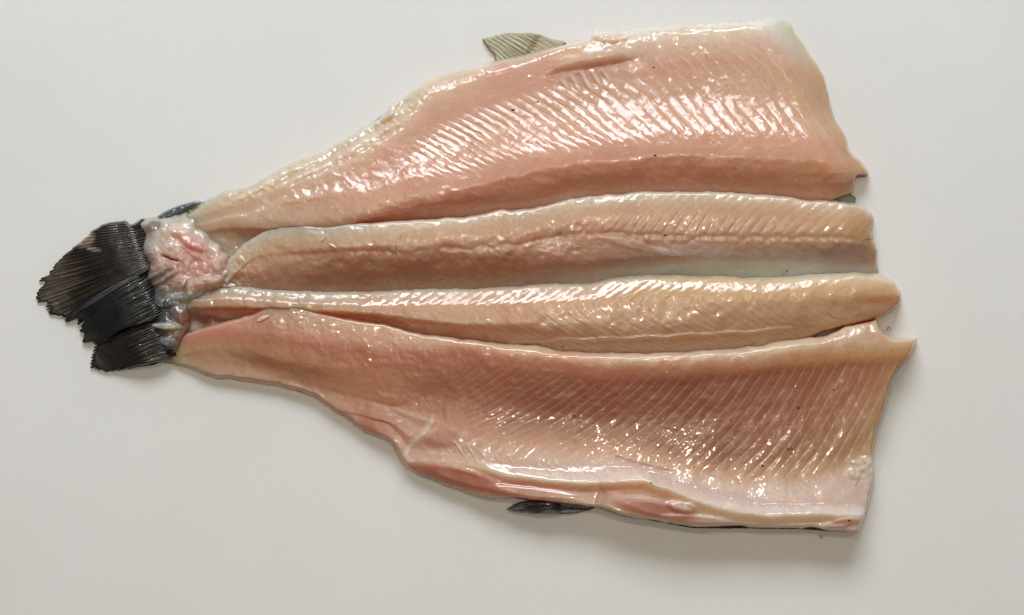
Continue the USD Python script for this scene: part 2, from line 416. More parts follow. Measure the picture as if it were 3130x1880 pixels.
b_curves = [
    ([(p[0], p[1], np.interp(p[0], [690, 860, 1100], [4.5, 7.6, 11.4])) for p in B_TOP], c1(GREY, GREY, GREY, GREY, lin(212, 186, 156))),
    ([(p[0], p[1] + 34, np.interp(p[0], [690, 860, 1100], [5.6, 8.2, 12.3])) for p in B_TOP], c1(GREY, lin(206, 172, 144), lin(206, 172, 144), lin(206, 170, 144), lin(212, 176, 142))),
    ([(p[0], p[1] + 68, np.interp(p[0], [690, 860, 1100], [6.0, 8.5, 12.5])) for p in B_TOP], c1(LOIN, LOIN, LOIN, LOIN, lin(208, 164, 126))),
    ([(p[0], p[1], np.interp(p[0], [690, 860, 1100], [5.8, 7.8, 11.6])) for p in SPINE], c1(LOIN, lin(202, 146, 118), lin(200, 142, 114), lin(198, 140, 114), YEL)),
    ([(680, 840, 5.4), (900, 822, 7.2), (1100, 815, 8.8), (1494, 812, 9), (1800, 790, 9.4), (2000, 780, 9.6), (2400, 776, 9.4), (2680, 775, 8.8)], c1(lin(200, 140, 112), lin(190, 130, 104), lin(190, 130, 104), lin(202, 164, 148), lin(186, 150, 136))),
    ([(p[0], p[1], 4.6) for p in GROOVE], c1(lin(184, 128, 104), lin(176, 118, 92), lin(172, 124, 100), BEDW, lin(196, 170, 156))),
    ([(p[0], p[1] + 45, 3.) for p in GROOVE], c1(lin(170, 130, 110), lin(170, 130, 110), BEDW, BEDW, BED)),
]


def b_detail(u, v, h, c, d):
    top = at(B_TOP, u); sp = at(SPINE, u); gr = at(GROOVE, u)
    m = (1 - sstep(v, sp - 22, sp - 4)) * sstep(u, 1750, 1900)
    vc = top + 36
    dv = v - vc
    ph = (u + np.where(dv < 0, dv * .9, 1.25 * dv - .004 * dv * np.abs(dv)) + nz(u, v, 200, 3) * 20) / 33.
    h = h + nz(u, v, 14, 103) * .16 * (1 - sstep(u, 1700, 1900))
    line, pil = septa(ph, .11)
    h = h + m * (pil - .5) * .12
    c = mixc(c, line * m * .6, lin(228, 198, 170))
    # torn seam along the spine bed
    ts = line_dist(u, v, smooth_line(SPINE, 6, 15, 9))
    left = 1 - sstep(u, 1750, 1850)
    h = h - np.exp(-(ts / 8) ** 2) * (.25 * left * (.4 + 2 * np.clip(nz(u, v, 70, 19) + .2, 0, 1)) + .2 * (1 - left)) * sstep(u, 760, 900) + left * blob(u, v, 1350, 790, 560, 46, -1, .4) * nz(u, v, 40, 17) * 1.1
    rag = sstep(nz(u, v, 16, 21), -.02, .12) * np.exp(-(ts / 13) ** 2)
    c = mixc(c, rag * .22 * left, lin(170, 92, 76))
    c = mixc(c, np.exp(-((ts - 16) / 9) ** 2) * .25 * left, lin(222, 186, 158))
    # beads of gristle along the right part of the seam
    bead = sstep(u, 1880, 1960) * np.exp(-((v - sp - 8) / 8) ** 2) * (.5 + .5 * np.cos(u / 39 * 2 * math.pi + v * .02)) ** 2
    h = h + bead * (.3 + nz(u, v, 50, 34))
    c = mixc(c, bead * .35, lin(226, 200, 186))
    # ragged foreground membrane in the spine bed
    bed = sstep(v, sp + 12, sp + 34) * sstep(u, 1830, 2050)
    h = h + bed * (nz(u, v, 46, 31) * 1.0)
    stre = blob(u, v, 1950, 752, 170, 20, 14, .4)
    h = h + stre * .2; c = mixc(c, stre * .3, lin(216, 182, 162))
    c = mixc(c, np.clip(bed * (.35 + nz(u, v, 60, 33) * 1.3), 0, .6), lin(206, 186, 176))
    white = blob(u, v, 2240, 822, 330, 34, 1, .35)
    c = mixc(c, white * .75, BEDW)
    pur = blob(u, v, 2600, 775, 130, 44, -3, .4)
    c = mixc(c, pur * .6, lin(170, 134, 124))
    dk = blob(u, v, 1950, 800, 220, 22, -3, .35)
    c = mixc(c, dk * .45, lin(164, 116, 98))
    # membrane rim, uneven
    edge = np.exp(-((v - top) / 16) ** 2) * sstep(u, 860, 980)
    h = h + edge * (nz(u, v, 30, 41) * 2.2)
    c = mixc(c, edge * .35, lin(222, 200, 190))
    h = h + nz(u, v, 120, 43) * 1.3 * left + nz(u, v, 30, 44) * .6 * left + nz(u, v, 60, 45) * .3
    memb = (1 - sstep(v, top + 30, top + 48)) * sstep(u, 1000, 1200)
    c = mixc(c, memb * .25, lin(212, 190, 176))
    tip = 1 - sstep(u, 690, 860)
    c = mixc(c, tip * .3, lin(214, 170, 142))
    h = h + tip * nz(u, v, 26, 105) * 1.6
    c = mixc(c, np.clip(nz(u, v, 80, 46) * 1.2, 0, .35), lin(186, 124, 98))
    right = sstep(u, 2610, 2680)
    c = mixc(c, right * .35, YEL)
    h = h * (1 - .4 * sstep(u, 2580, 2690))
    return h, c


# --- lower back fillet
C_TOP = [(600, 893), (640, 885), (725, 872), (798, 880), (935, 888), (1097, 888), (1250, 882), (1472, 879), (1560, 874), (1669, 865), (1796, 863), (1884, 846), (1998, 838), (2088, 839), (2184, 841), (2315, 846), (2400, 843), (2482, 836), (2600, 830), (2683, 836)]
C_RIGHT = [(2718, 850), (2744, 881), (2757, 907), (2755, 925), (2731, 951), (2683, 973)]
C_LOW = [(2569, 1003), (2482, 1030), (2412, 1066), (2306, 1090), (2153, 1100), (1998, 1104), (1845, 1104), (1713, 1098), (1538, 1080), (1367, 1062), (1244, 1045), (1100, 1015), (980, 1030), (800, 1020), (640, 1020), (500, 1010), (452, 985), (450, 925), (520, 902)]
C_BOUND = [(500, 960), (640, 955), (800, 950), (891, 945), (980, 965), (1100, 975), (1166, 984), (1244, 1008), (1332, 1023), (1538, 1045), (1625, 1052), (1713, 1067), (1845, 1074), (1998, 1074), (2153, 1069), (2306, 1054), (2412, 1036), (2525, 1021), (2683, 985), (2760, 960)]
CH = [(500, .5), (800, .7), (1200, .9), (1500, 1), (2600, 1.05), (2760, .85)]


def chs(p, h): return h * np.interp(p[0], [q[0] for q in CH], [q[1] for q in CH])


c_curves = [
    ([(p[0], p[1] - 6, chs(p, np.interp(p[0], [1750, 2000], [8.4, 6.0]))) for p in C_TOP] + [(2760, 850, 6.0)], c1(lin(190, 172, 158), lin(196, 178, 160), lin(200, 178, 156), lin(206, 186, 160), lin(214, 188, 156))),
    ([(p[0], p[1] + 22, chs(p, np.interp(p[0], [1750, 2000], [10.2, 11.2]))) for p in C_TOP] + [(2760, 875, 8.0)], c1(lin(186, 160, 140), lin(200, 172, 150), lin(202, 172, 148), lin(210, 184, 146), lin(214, 184, 148))),
    ([(500, 925, 7), (640, 915, 7.4), (800, 920, 8.4), (1100, 935, 10.6), (1472, 938, 12.0), (1800, 922, 12.6), (2000, 910, 12.8), (2300, 902, 13), (2600, 895, 12.4), (2760, 900, 9)], c1(lin(180, 140, 118), lin(204, 158, 130), lin(206, 162, 132), lin(212, 176, 130), lin(214, 176, 136))),
    ([(500, 945, 7), (640, 935, 7.4), (800, 937, 8.6), (1100, 955, 10.8), (1472, 985, 12), (1800, 985, 12), (2000, 980, 12), (2300, 960, 12), (2600, 935, 11), (2760, 915, 8.4)], c1(lin(186, 136, 112), lin(204, 152, 124), lin(206, 154, 124), lin(206, 158, 124), lin(212, 168, 128))),
    ([(p[0], p[1] - 4, chs(p, 7.6)) for p in C_BOUND], c1(lin(196, 132, 110), lin(204, 144, 118), lin(200, 138, 110), lin(196, 136, 106), lin(208, 160, 118))),
    ([(p[0], p[1] + 34, chs(p, 3.5)) for p in C_BOUND], c1(ROSE, RED, RED, RED, RED)),
]


def c_detail(u, v, h, c, d):
    top = at(C_TOP, u)
    cr = np.interp(u, [1100, 1472, 1800, 2000, 2300, 2600, 2760], [935, 942, 930, 922, 908, 898, 900])
    dv = v - cr
    ph = (u + np.where(dv < 0, dv * 1.5, -(.55 * dv + .0075 * dv * dv)) + nz(u, v, 200, 3) * 14) / 35.
    line, pil = septa(ph, .11)
    h = h + nz(u, v, 14, 104) * .16 * (1 - sstep(u, 1500, 1800))
    m = sstep(u, 1320, 1560) * (1 - .8 * sstep(u, 2480, 2640))
    upm = (1 - sstep(dv, -14, 4)) * (1 - sstep(u, 2000, 2200) * .6) * sstep(u, 900, 1100)
    h = h + np.maximum(m * .08, upm * .20 * (1 + nz(u, v, 60, 55) * 2)) * (pil - .5)
    c = mixc(c, line * m * .6, lin(230, 194, 158))
    # thin bright seam under the crest
    sm = line_dist(u, v, [(x, y + 2 * math.sin(x * .05)) for x, y in smooth_line([(1560, 1052), (1700, 1040), (1850, 1036), (2000, 1030), (2140, 1022), (2300, 1014), (2420, 1000)], 12)])
    h = h + .35 * np.exp(-(sm / 5) ** 2)
    c = mixc(c, np.exp(-(sm / 4) ** 2) * .4, lin(226, 184, 150))
    yel = blob(u, v, 2080, 885, 240, 36, 0, .4)
    c = mixc(c, yel * .2, lin(216, 184, 132))
    c = c * .72 + LOIN * .28
    left = 1 - sstep(u, 1200, 1420)
    h = h + nz(u, v, 34, 51) * (.5 + .5 * left) + nz(u, v, 130, 52) * .8
    e = np.exp(-((v - top - 4) / 14) ** 2)
    h = h + e * nz(u, v, 26, 53) * 1.6
    c = mixc(c, e * (1 - sstep(u, 1900, 2100)) * .5, lin(176, 164, 150))
    c = mixc(c, sstep(u, 2300, 2500) * (1 - sstep(v, top + 20, top + 44)) * .35, lin(222, 204, 190))
    c = mixc(c, np.clip(nz(u, v, 70, 54) * 1.2, 0, .35), lin(192, 128, 100))
    c = mixc(c, left * blob(u, v, 660, 985, 110, 26, 14, .4) * .8, lin(150, 62, 62))
    base_ = 1 - sstep(u, 520, 680)
    c = mixc(c, base_ * .6, lin(150, 138, 126))
    h = 1 + (h - 1) * sstep(u, 440, 640)
    return h, c


# --- lower belly fillet
D_TOP = [(470, 1085), (520, 1050), (590, 1010), (676, 985), (760, 960), (830, 930), (891, 927), (980, 950), (1100, 974), (1166, 984), (1244, 1008), (1332, 1023), (1380, 1028), (1538, 1046), (1625, 1053), (1713, 1067), (1845, 1075), (1998, 1075), (2153, 1069), (2306, 1054), (2412, 1036), (2525, 1019), (2600, 992), (2677, 975)]
D_RIGHT = [(2690, 1000), (2706, 1018), (2742, 1033), (2808, 1032), (2790, 1065), (2780, 1094), (2742, 1137), (2724, 1184), (2705, 1250), (2681, 1321), (2671, 1391), (2674, 1439), (2662, 1509), (2648, 1566), (2629, 1613), (2622, 1628)]
D_LOW = [(2540, 1622), (2422, 1613), (2351, 1613), (2280, 1610), (2139, 1610), (2044, 1599), (1950, 1584), (1910, 1576), (1823, 1551), (1757, 1543), (1582, 1527), (1481, 1519), (1407, 1499), (1319, 1466), (1262, 1440), (1223, 1409), (1216, 1387), (1179, 1346), (1122, 1322), (1050, 1275), (1001, 1241), (937, 1203), (811, 1172), (709, 1159), (633, 1150), (595, 1130), (540, 1115), (500, 1110)]
D_RIDGE = [(470, 1085, 4), (560, 1040, 5), (676, 1000, 6.5), (814, 1010, 8.5), (895, 1020, 9), (1056, 1036, 9.6), (1178, 1054, 10), (1300, 1060, 10.6), (1400, 1052, 11.5), (1538, 1068, 12.4), (1713, 1088, 13), (1845, 1096, 13), (1998, 1096, 13), (2153, 1090, 13), (2306, 1076, 13), (2412, 1062, 13), (2525, 1050, 12.5), (2700, 1038, 11.5), (2806, 1036, 9)]
D_FLESH = [(470, 1100), (700, 1120), (900, 1170), (1100, 1221), (1209, 1251), (1319, 1289), (1407, 1302), (1481, 1335), (1577, 1348), (1661, 1357), (1783, 1374), (1910, 1378), (1950, 1387), (2044, 1420), (2176, 1443), (2304, 1458), (2459, 1453), (2573, 1425), (2625, 1410), (2690, 1396)]
D_RIM = [(470, 1106, 3.5), (700, 1148, 4.5), (937, 1192, 5), (1050, 1255, 4.8), (1179, 1325, 5.2), (1262, 1405, 5.8), (1363, 1413, 6.8), (1470, 1432, 8.2), (1560, 1455, 9.8), (1713, 1470, 11.6), (1800, 1476, 12.4), (1870, 1470, 14), (1950, 1468, 15.5), (2021, 1488, 16), (2139, 1531, 15), (2233, 1560, 14), (2351, 1573, 13.5), (2563, 1571, 13), (2640, 1576, 12)]
d_curves = [
    ([(p[0], p[1], np.interp(p[0], [470, 700, 900, 1300, 1700], [4.5, 6.6, 8.6, 10.4, 9.0])) for p in D_TOP] + [(2808, 1030, 6)], c1(lin(190, 130, 116), lin(212, 164, 140), lin(212, 172, 154), lin(212, 174, 156), lin(212, 168, 146))),
    (D_RIDGE, c1(ROSE, lin(206, 140, 118), lin(208, 160, 138), lin(210, 176, 160), lin(212, 176, 154))),
    ([(p[0], p[1] + 44 * np.interp(p[0], [470, 900], [.4, 1]), p[2] * .93) for p in D_RIDGE], c1(lin(206, 142, 116), RED, lin(188, 114, 92), lin(186, 118, 90), lin(208, 154, 112))),
    ([(p[0], p[1] + 85 * np.interp(p[0], [470, 900], [.4, 1]), p[2] * .84) for p in D_RIDGE], c1(lin(206, 150, 122), lin(206, 132, 104), lin(168, 92, 73), lin(150, 76, 58), lin(176, 106, 80))),
    ([(p[0], p[1] - 70 if p[0] > 1250 else p[1] - 20, np.interp(p[0], [470, 1100, 1500, 2700], [3.5, 6.0, 7.8, 8.7])) for p in D_FLESH], c1(lin(204, 148, 122), lin(206, 136, 106), lin(162, 92, 73), lin(158, 90, 70), lin(180, 126, 96))),
    ([(p[0], p[1], np.interp(p[0], [470, 1100, 1500, 2700], [3.2, 5.4, 7.4, 8.4])) for p in D_FLESH], c1(lin(204, 148, 122), lin(204, 134, 106), lin(206, 144, 124), lin(206, 154, 130), lin(202, 156, 126))),
    ([(p[0], p[1] + 46, np.interp(p[0], [470, 1100, 1500, 2700], [3., 5.2, 7.5, 8.5])) for p in D_FLESH], c1(lin(204, 150, 126), lin(206, 140, 114), lin(216, 172, 154), FATP, FATP)),
    ([(p[0], p[1] - 34, np.interp(p[0], [470, 1262, 1500, 1850, 2640], [3.2, 5.4, 7.6, 8.8, 8.5])) for p in D_RIM], c1(lin(204, 150, 126), lin(208, 140, 114), lin(218, 178, 160), FATP, FATP)),
    (D_RIM, c1(lin(208, 166, 140), lin(208, 140, 112), lin(228, 190, 170), lin(230, 200, 186), lin(230, 200, 188))),
    (off(D_RIM, 30, hs=.86), c1(lin(206, 164, 138), lin(204, 134, 108), lin(214, 150, 126), lin(230, 204, 184), lin(230, 204, 184))),
    ([(470, 1130, 2), (700, 1172, 2.4), (937, 1215, 2.8), (1050, 1290, 3.2), (1179, 1356, 3.6), (1262, 1450, 4), (1407, 1506, 5.5), (1582, 1532, 9), (1757, 1549, 11), (1910, 1582, 12), (2044, 1606, 12), (2139, 1616, 11.5), (2351, 1620, 11.5), (2640, 1630, 11)], c1(lin(204, 162, 138), lin(200, 150, 126), lin(212, 158, 132), lin(222, 176, 150), lin(214, 150, 130))),
]


def d_phase(u, v):
    k = np.interp(u, [1100, 1500, 2000, 2500, 2700], [3.0, 1.9, 1.05, .62, .5])
    return count_lines(u + k * (v - 1250) + nz(u, v, 260, 61) * 22, [(1200, 44), (2000, 38), (2600, 31)])


def d_detail(u, v, h, c, d):
    rid = at([(p[0], p[1]) for p in D_RIDGE], u); fl = at(D_FLESH, u); rim = at([(p[0], p[1]) for p in D_RIM], u)
    h = h + nz(u, v, 15, 102) * .18 * (1 - sstep(u, 1250, 1600)) * sstep(u, 600, 760)
    line, pil = septa(d_phase(u, v), .14)
    m = sstep(v, rid + 35, rid + 90) * (1 - sstep(v, fl - 6, fl + 10)) * sstep(u, 1300, 1520)
    h = h + m * (pil - .6) * (.02 + .07 * sstep(v, fl - 160, fl - 60))
    c = mixc(c, line * m * .42, lin(224, 164, 134))
    # lower chevron ends inside the pale belly fat
    fm = sstep(v, fl - 2, fl + 16) * (1 - sstep(v, rim - 25, rim)) * sstep(u, 1340, 1440) * (1 - sstep(u, 2000, 2200))
    ln2, _ = septa((u + np.where(v < fl + 50, 1.0, -.9) * (v - fl - 50)) / 42., .22)
    c = mixc(c, ln2 * fm * (.3 + nz(u, v, 60, 64) * .6), lin(232, 200, 182))
    h = h + fm * ln2 * .10
    # upper translucent rim of the fillet
    top = at(D_TOP, u)
    e = np.exp(-((v - top) / 14) ** 2) * sstep(u, 1100, 1300)
    h = h + e * nz(u, v, 30, 63) * 1.4
    # white seam, and the branch dividing the small red muscle at its left
    s1 = line_dist(u, v, [(1040, 1200), (1100, 1221), (1209, 1251), (1319, 1289)])
    s2 = line_dist(u, v, [(1322, 1288), (1290, 1325), (1250, 1368), (1238, 1395), (1246, 1412)])
    h = h + .2 * np.exp(-(s1 / 12) ** 2) * sstep(u, 1040, 1200) + .4 * np.exp(-(s2 / 14) ** 2)
    c = mixc(c, np.exp(-(s1 / 6) ** 2) * .5 * sstep(u, 1040, 1240), lin(230, 188, 168))
    c = mixc(c, np.exp(-(s2 / 9) ** 2) * .75, lin(230, 194, 176))
    tri = blob(u, v, 1190, 1310, 100, 62, 38, .3)
    c = mixc(c, tri * .55, lin(190, 110, 88)); h = h + tri * .8
    cl = blob(u, v, 1350, 1345, 90, 38, -10, .35); c = mixc(c, cl * .6, lin(186, 112, 94))
    # red muscle strips along the cut belly edge
    for (cu, cv, ru, rv, ang, al, rgb) in [(1430, 1462, 190, 34, 16, .75, lin(188, 104, 84)), (1620, 1505, 170, 22, 7, .5, lin(206, 140, 116)),
                                           (1990, 1552, 150, 32, 11, .85, lin(190, 116, 102)), (2130, 1588, 130, 18, 4, .5, lin(200, 136, 118)), (2570, 1600, 70, 18, -8, .6, lin(206, 132, 120))]:
        b = blob(u, v, cu, cv, ru, rv, ang, .25); c = mixc(c, b * al, rgb); h = h + b * .8
    lobe = blob(u, v, 2085, 1548, 62, 20, 12, .4); h = h + lobe * 1.3; c = mixc(c, lobe * .5, lin(228, 196, 176))
    notch = line_dist(u, v, [(1838, 1490), (1842, 1510), (1830, 1545)])
    h = h - .8 * np.exp(-(notch / 12) ** 2); c = mixc(c, np.exp(-(notch / 8) ** 2) * .4, lin(226, 176, 160))
    wr = blob(u, v, 2630, 1430, 60, 34, -30, .5)
    h = h + wr * (.3 + nz(u, v, 14, 71) * 1.2); c = mixc(c, wr * .6, lin(232, 206, 192))
    cr = line_dist(u, v, [(1880, 1396), (1950, 1418), (2045, 1440)]); h = h - .2 * np.exp(-(cr / 4) ** 2); c = mixc(c, np.exp(-(cr / 3) ** 2) * .25, lin(176, 110, 96))
    # left end: pale fat margin, grey skin showing
    pm = (1 - sstep(d + nz(u, v, 50, 78) * 40, 4, 60)) * (1 - sstep(u, 620, 900)) * sstep(v, 1060, 1130)
    c = mixc(c, pm * .18, lin(216, 180, 154))
    h = 1 + (h - 1) * sstep(u, 450, 640)
    lf = blob(u, v, 650, 1100, 130, 40, 22, .4); c = mixc(c, lf * .4, lin(206, 140, 114))
    h = h + nz(u, v, 140, 72) * 1.1 + nz(u, v, 36, 73) * .2
    out = at([(1032, 2806), (1065, 2790), (1094, 2780), (1137, 2742), (1184, 2724), (1250, 2705), (1321, 2681), (1391, 2671), (1620, 2640)], v)
    yr = sstep(u - out, -95, -5) * (1 - sstep(v, 1360, 1420)) * (sstep(v, 1025, 1060))
    c = mixc(c, yr * .3, lin(210, 172, 128))
    pass
    c = mixc(c, np.clip(nz(u, v, 90, 75) * 1.3, 0, .35) * (1 - sstep(v, fl - 10, fl + 20)), lin(184, 104, 80))
    c = mixc(c, np.clip(nz(u, v, 60, 76) * 1.2, 0, .3) * sstep(v, fl, fl + 20), lin(218, 164, 148))
    c = c * (1 - (1 - sstep(v, fl - 20, fl + 40))[:, None] * np.array([.02, -.02, .06]))
    return h, c


def rim_d(u, v):
    return np.interp(u, [900, 1400, 1700], [12, 12, 9]) + nz(u, v, 50, 17) * 9


def add_sheet(name, outline, curves, detail, matname='flesh', parent=fish, label=None, **kw):
    v, f, c = sheet(outline, curves, detail, **kw)
    return obj(name, (v, f), matname, parent, c, label=label)


# --- the skin the flesh lies on: a thin dark sheet a little larger than the flesh where it shows
S_OUT = [(474, 665), (525, 636), (601, 613), (657, 600), (720, 590), (1000, 470), (1250, 300), (1420, 222), (1800, 122), (2380, 66), (2455, 190), (2522, 330), (2570, 440), (2606, 560), (2600, 590), (2617, 606), (2614, 620), (2626, 650), (2644, 700), (2648, 820), (2722, 905), (2668, 975), (2712, 1120), (2648, 1400),
         (2608, 1618), (2540, 1624), (2422, 1617), (2351, 1617), (2280, 1615), (2139, 1615), (2044, 1601), (1950, 1580), (1823, 1540), (1582, 1515), (1407, 1486), (1275, 1432), (1230, 1380), (1130, 1305), (1006, 1228), (937, 1192), (811, 1163), (709, 1152), (633, 1143), (590, 1122), (508, 1105), (480, 1060), (470, 900)]
sk_curves = [([(440, 560, 1.6), (2700, 40, 1.2)], [(0, SLATE)]), ([(440, 1000, 1.4), (2700, 900, 1.0)], [(0, lin(120, 128, 122))]), ([(440, 1200, 1.4), (2700, 1700, 1.4)], [(0, lin(52, 50, 50))])]


def sk_detail(u, v, h, c, d):
    st = blob(u, v, 540, 640, 110, 24, -28, .2)
    h = h + st * (1.9 + nz(u, v, 12, 99) * .8)
    c = mixc(c, st * .8, lin(72, 80, 92))
    lt = blob(u, v, 640, 604, 60, 14, -20, .2); c = mixc(c, lt, lin(190, 192, 196))
    c = mixc(c, blob(u, v, 2600, 605, 40, 26, 0, .3), lin(128, 140, 124))
    return h, c


add_sheet('skin', S_OUT, sk_curves, sk_detail, 'skin', base=.6, rim=8, jitter=2, label='dark grey skin edge showing under the flesh')
add_sheet('belly_fillet', A_TOP + A_RIGHT + A_LOW, a_curves, a_detail, rim=a_rim, jitter=5, seed=2, label='upper belly fillet with shiny ribbed grooves and white fat edge')
add_sheet('belly_fillet', D_TOP + D_RIGHT + D_LOW, d_curves, d_detail, rim=rim_d, jitter=5, seed=3, label='lower belly fillet, darker pink with pale belly edge')
add_sheet('back_fillet', B_TOP + B_RIGHT + B_LOW, b_curves, b_detail, rim=11, jitter=5, seed=4, label='upper back fillet with pale spine bed along its lower side')
add_sheet('back_fillet', C_TOP + C_RIGHT + C_LOW, c_curves, c_detail, rim=12, jitter=4, seed=5, label='lower back fillet with rounded pale end')

# --- tail stump: torn pale and pink tissue between the fillets and the tail fin
T_OUT = [(432, 672), (476, 664), (545, 650), (600, 660), (620, 688), (638, 708), (650, 728), (676, 742), (680, 764), (704, 782), (706, 808), (716, 838), (706, 866), (684, 886), (650, 902), (612, 925), (592, 950), (588, 990), (560, 1040), (545, 1075), (500, 1103), (470, 1108), (440, 1078), (462, 1040), (430, 1002), (450, 962), (430, 930), (462, 884), (436, 850), (452, 812), (428, 768), (444, 722), (416, 692)]
t_curves = [([(400, 640, 3), (720, 640, 4)], [(0, lin(196, 176, 160))]), ([(400, 720, 5.5), (560, 720, 7), (720, 730, 4)], [(400, lin(120, 110, 104)), (480, lin(206, 180, 168)), (720, lin(214, 176, 156))]),
            ([(400, 800, 6), (560, 800, 8.4), (720, 800, 4.6)], [(400, lin(90, 84, 80)), (480, lin(206, 168, 158)), (560, lin(222, 172, 160)), (720, lin(212, 166, 146))]),
            ([(400, 870, 6), (560, 870, 7.6), (720, 870, 4.5)], [(400, lin(64, 62, 62)), (480, lin(150, 132, 124)), (560, lin(212, 168, 154)), (720, lin(204, 152, 134))]),
            ([(400, 905, 6), (560, 905, 6.5), (720, 905, 4)], [(400, lin(50, 52, 58)), (500, lin(110, 108, 110)), (560, lin(180, 168, 160)), (720, lin(186, 168, 152))]),
            ([(400, 960, 5.5), (560, 960, 6), (720, 960, 4)], [(400, lin(44, 44, 48)), (520, lin(92, 84, 80)), (600, lin(170, 116, 104)), (640, lin(176, 120, 104))]),
            ([(400, 1030, 5), (560, 1030, 5.5), (720, 1030, 4)], [(400, lin(40, 38, 40)), (500, lin(92, 86, 84)), (560, lin(180, 152, 134)), (640, lin(196, 136, 116))]),
            ([(400, 1110, 3), (560, 1110, 3), (720, 1110, 3)], [(0, lin(150, 142, 128))])]


def t_detail(u, v, h, c, d):
    h = h + nz(u, v, 60, 81) * 2.6 + nz(u, v, 24, 82) * 1.3 + nz(u, v, 11, 83) * .5
    pk = blob(u, v, 585, 735, 70, 24, 32, .5); c = mixc(c, pk * .6, lin(212, 136, 132)); h = h + pk * 1.6
    pk2 = blob(u, v, 560, 800, 80, 50, 20, .5); c = mixc(c, pk2 * .5, lin(212, 142, 136))
    cl = blob(u, v, 672, 800, 26, 42, 10, .5); h = h + cl * 1.2; c = mixc(c, cl * .6, lin(222, 182, 168))
    cl2 = blob(u, v, 640, 860, 60, 20, -10, .5); h = h + cl2 * 1.6; c = mixc(c, cl2 * .5, lin(210, 166, 152))
    bl = line_dist(u, v, [(500, 782), (512, 786), (520, 792), (542, 797)])
    h = h - .8 * np.exp(-(bl / 4) ** 2); c = mixc(c, np.exp(-(bl / 4) ** 2) * .9, lin(120, 26, 34))
    st = blob(u, v, 490, 850, 66, 40, -30, .4)
    s = .5 + .5 * np.sin((v + u * .62) / 4.2 + nz(u, v, 40, 85) * 4)
    c = mixc(c, st * s * .8, lin(58, 54, 52)); c = mixc(c, st * (1 - s) * .35, lin(190, 170, 158)); h = h + st * (s - .5) * .8
    wt = blob(u, v, 505, 997, 56, 13, 5, .4); h = h + wt * 1.4; c = mixc(c, wt * .8, lin(190, 178, 170))
    bb = blob(u, v, 508, 1045, 32, 18, 10, .4); h = h + bb * 1.8; c = mixc(c, bb * .9, lin(120, 122, 130))
    gl = blob(u, v, 555, 905, 45, 16, -5, .4); c = mixc(c, gl * .35, lin(196, 194, 194)); h = h + gl * .8
    for (cu, cv, ru, rv, an, al, rgb) in [(600, 770, 70, 30, 40, .45, lin(210, 128, 124)), (520, 760, 40, 30, 0, .5, lin(226, 190, 176)), (545, 700, 60, 22, -15, .6, lin(222, 196, 182)), (620, 830, 40, 30, 30, .4, lin(220, 150, 142)), (660, 760, 20, 16, 0, .6, lin(230, 200, 190)), (500, 930, 50, 16, -8, .5, lin(60, 62, 70)), (570, 985, 40, 16, 15, .6, lin(140, 60, 60))]:
        b = blob(u, v, cu, cv, ru, rv, an, .5, 7); c = mixc(c, b * al, rgb); h = h + b * .6
    c = c * (1 + (nz(u, v, 14, 87) * .5)[:, None])
    c = mixc(c, sstep(u + nz(u, v, 40, 89) * 60, 640, 715) * .6, lin(206, 156, 132))
    dk = blob(u, v, 470, 690, 40, 22, -20, .4); c = mixc(c, dk * .7, lin(84, 82, 82))
    return h, c


stump = add_sheet('tail_stump', T_OUT, t_curves, t_detail, rim=lambda u, v: np.interp(u, [460, 540, 620], [44, 40, 40]) + nz(u, v, 30, 88) * 30, floor=.05, base=1.0, seed=6, jitter=16, label='torn pink and grey tissue at the base of the tail')

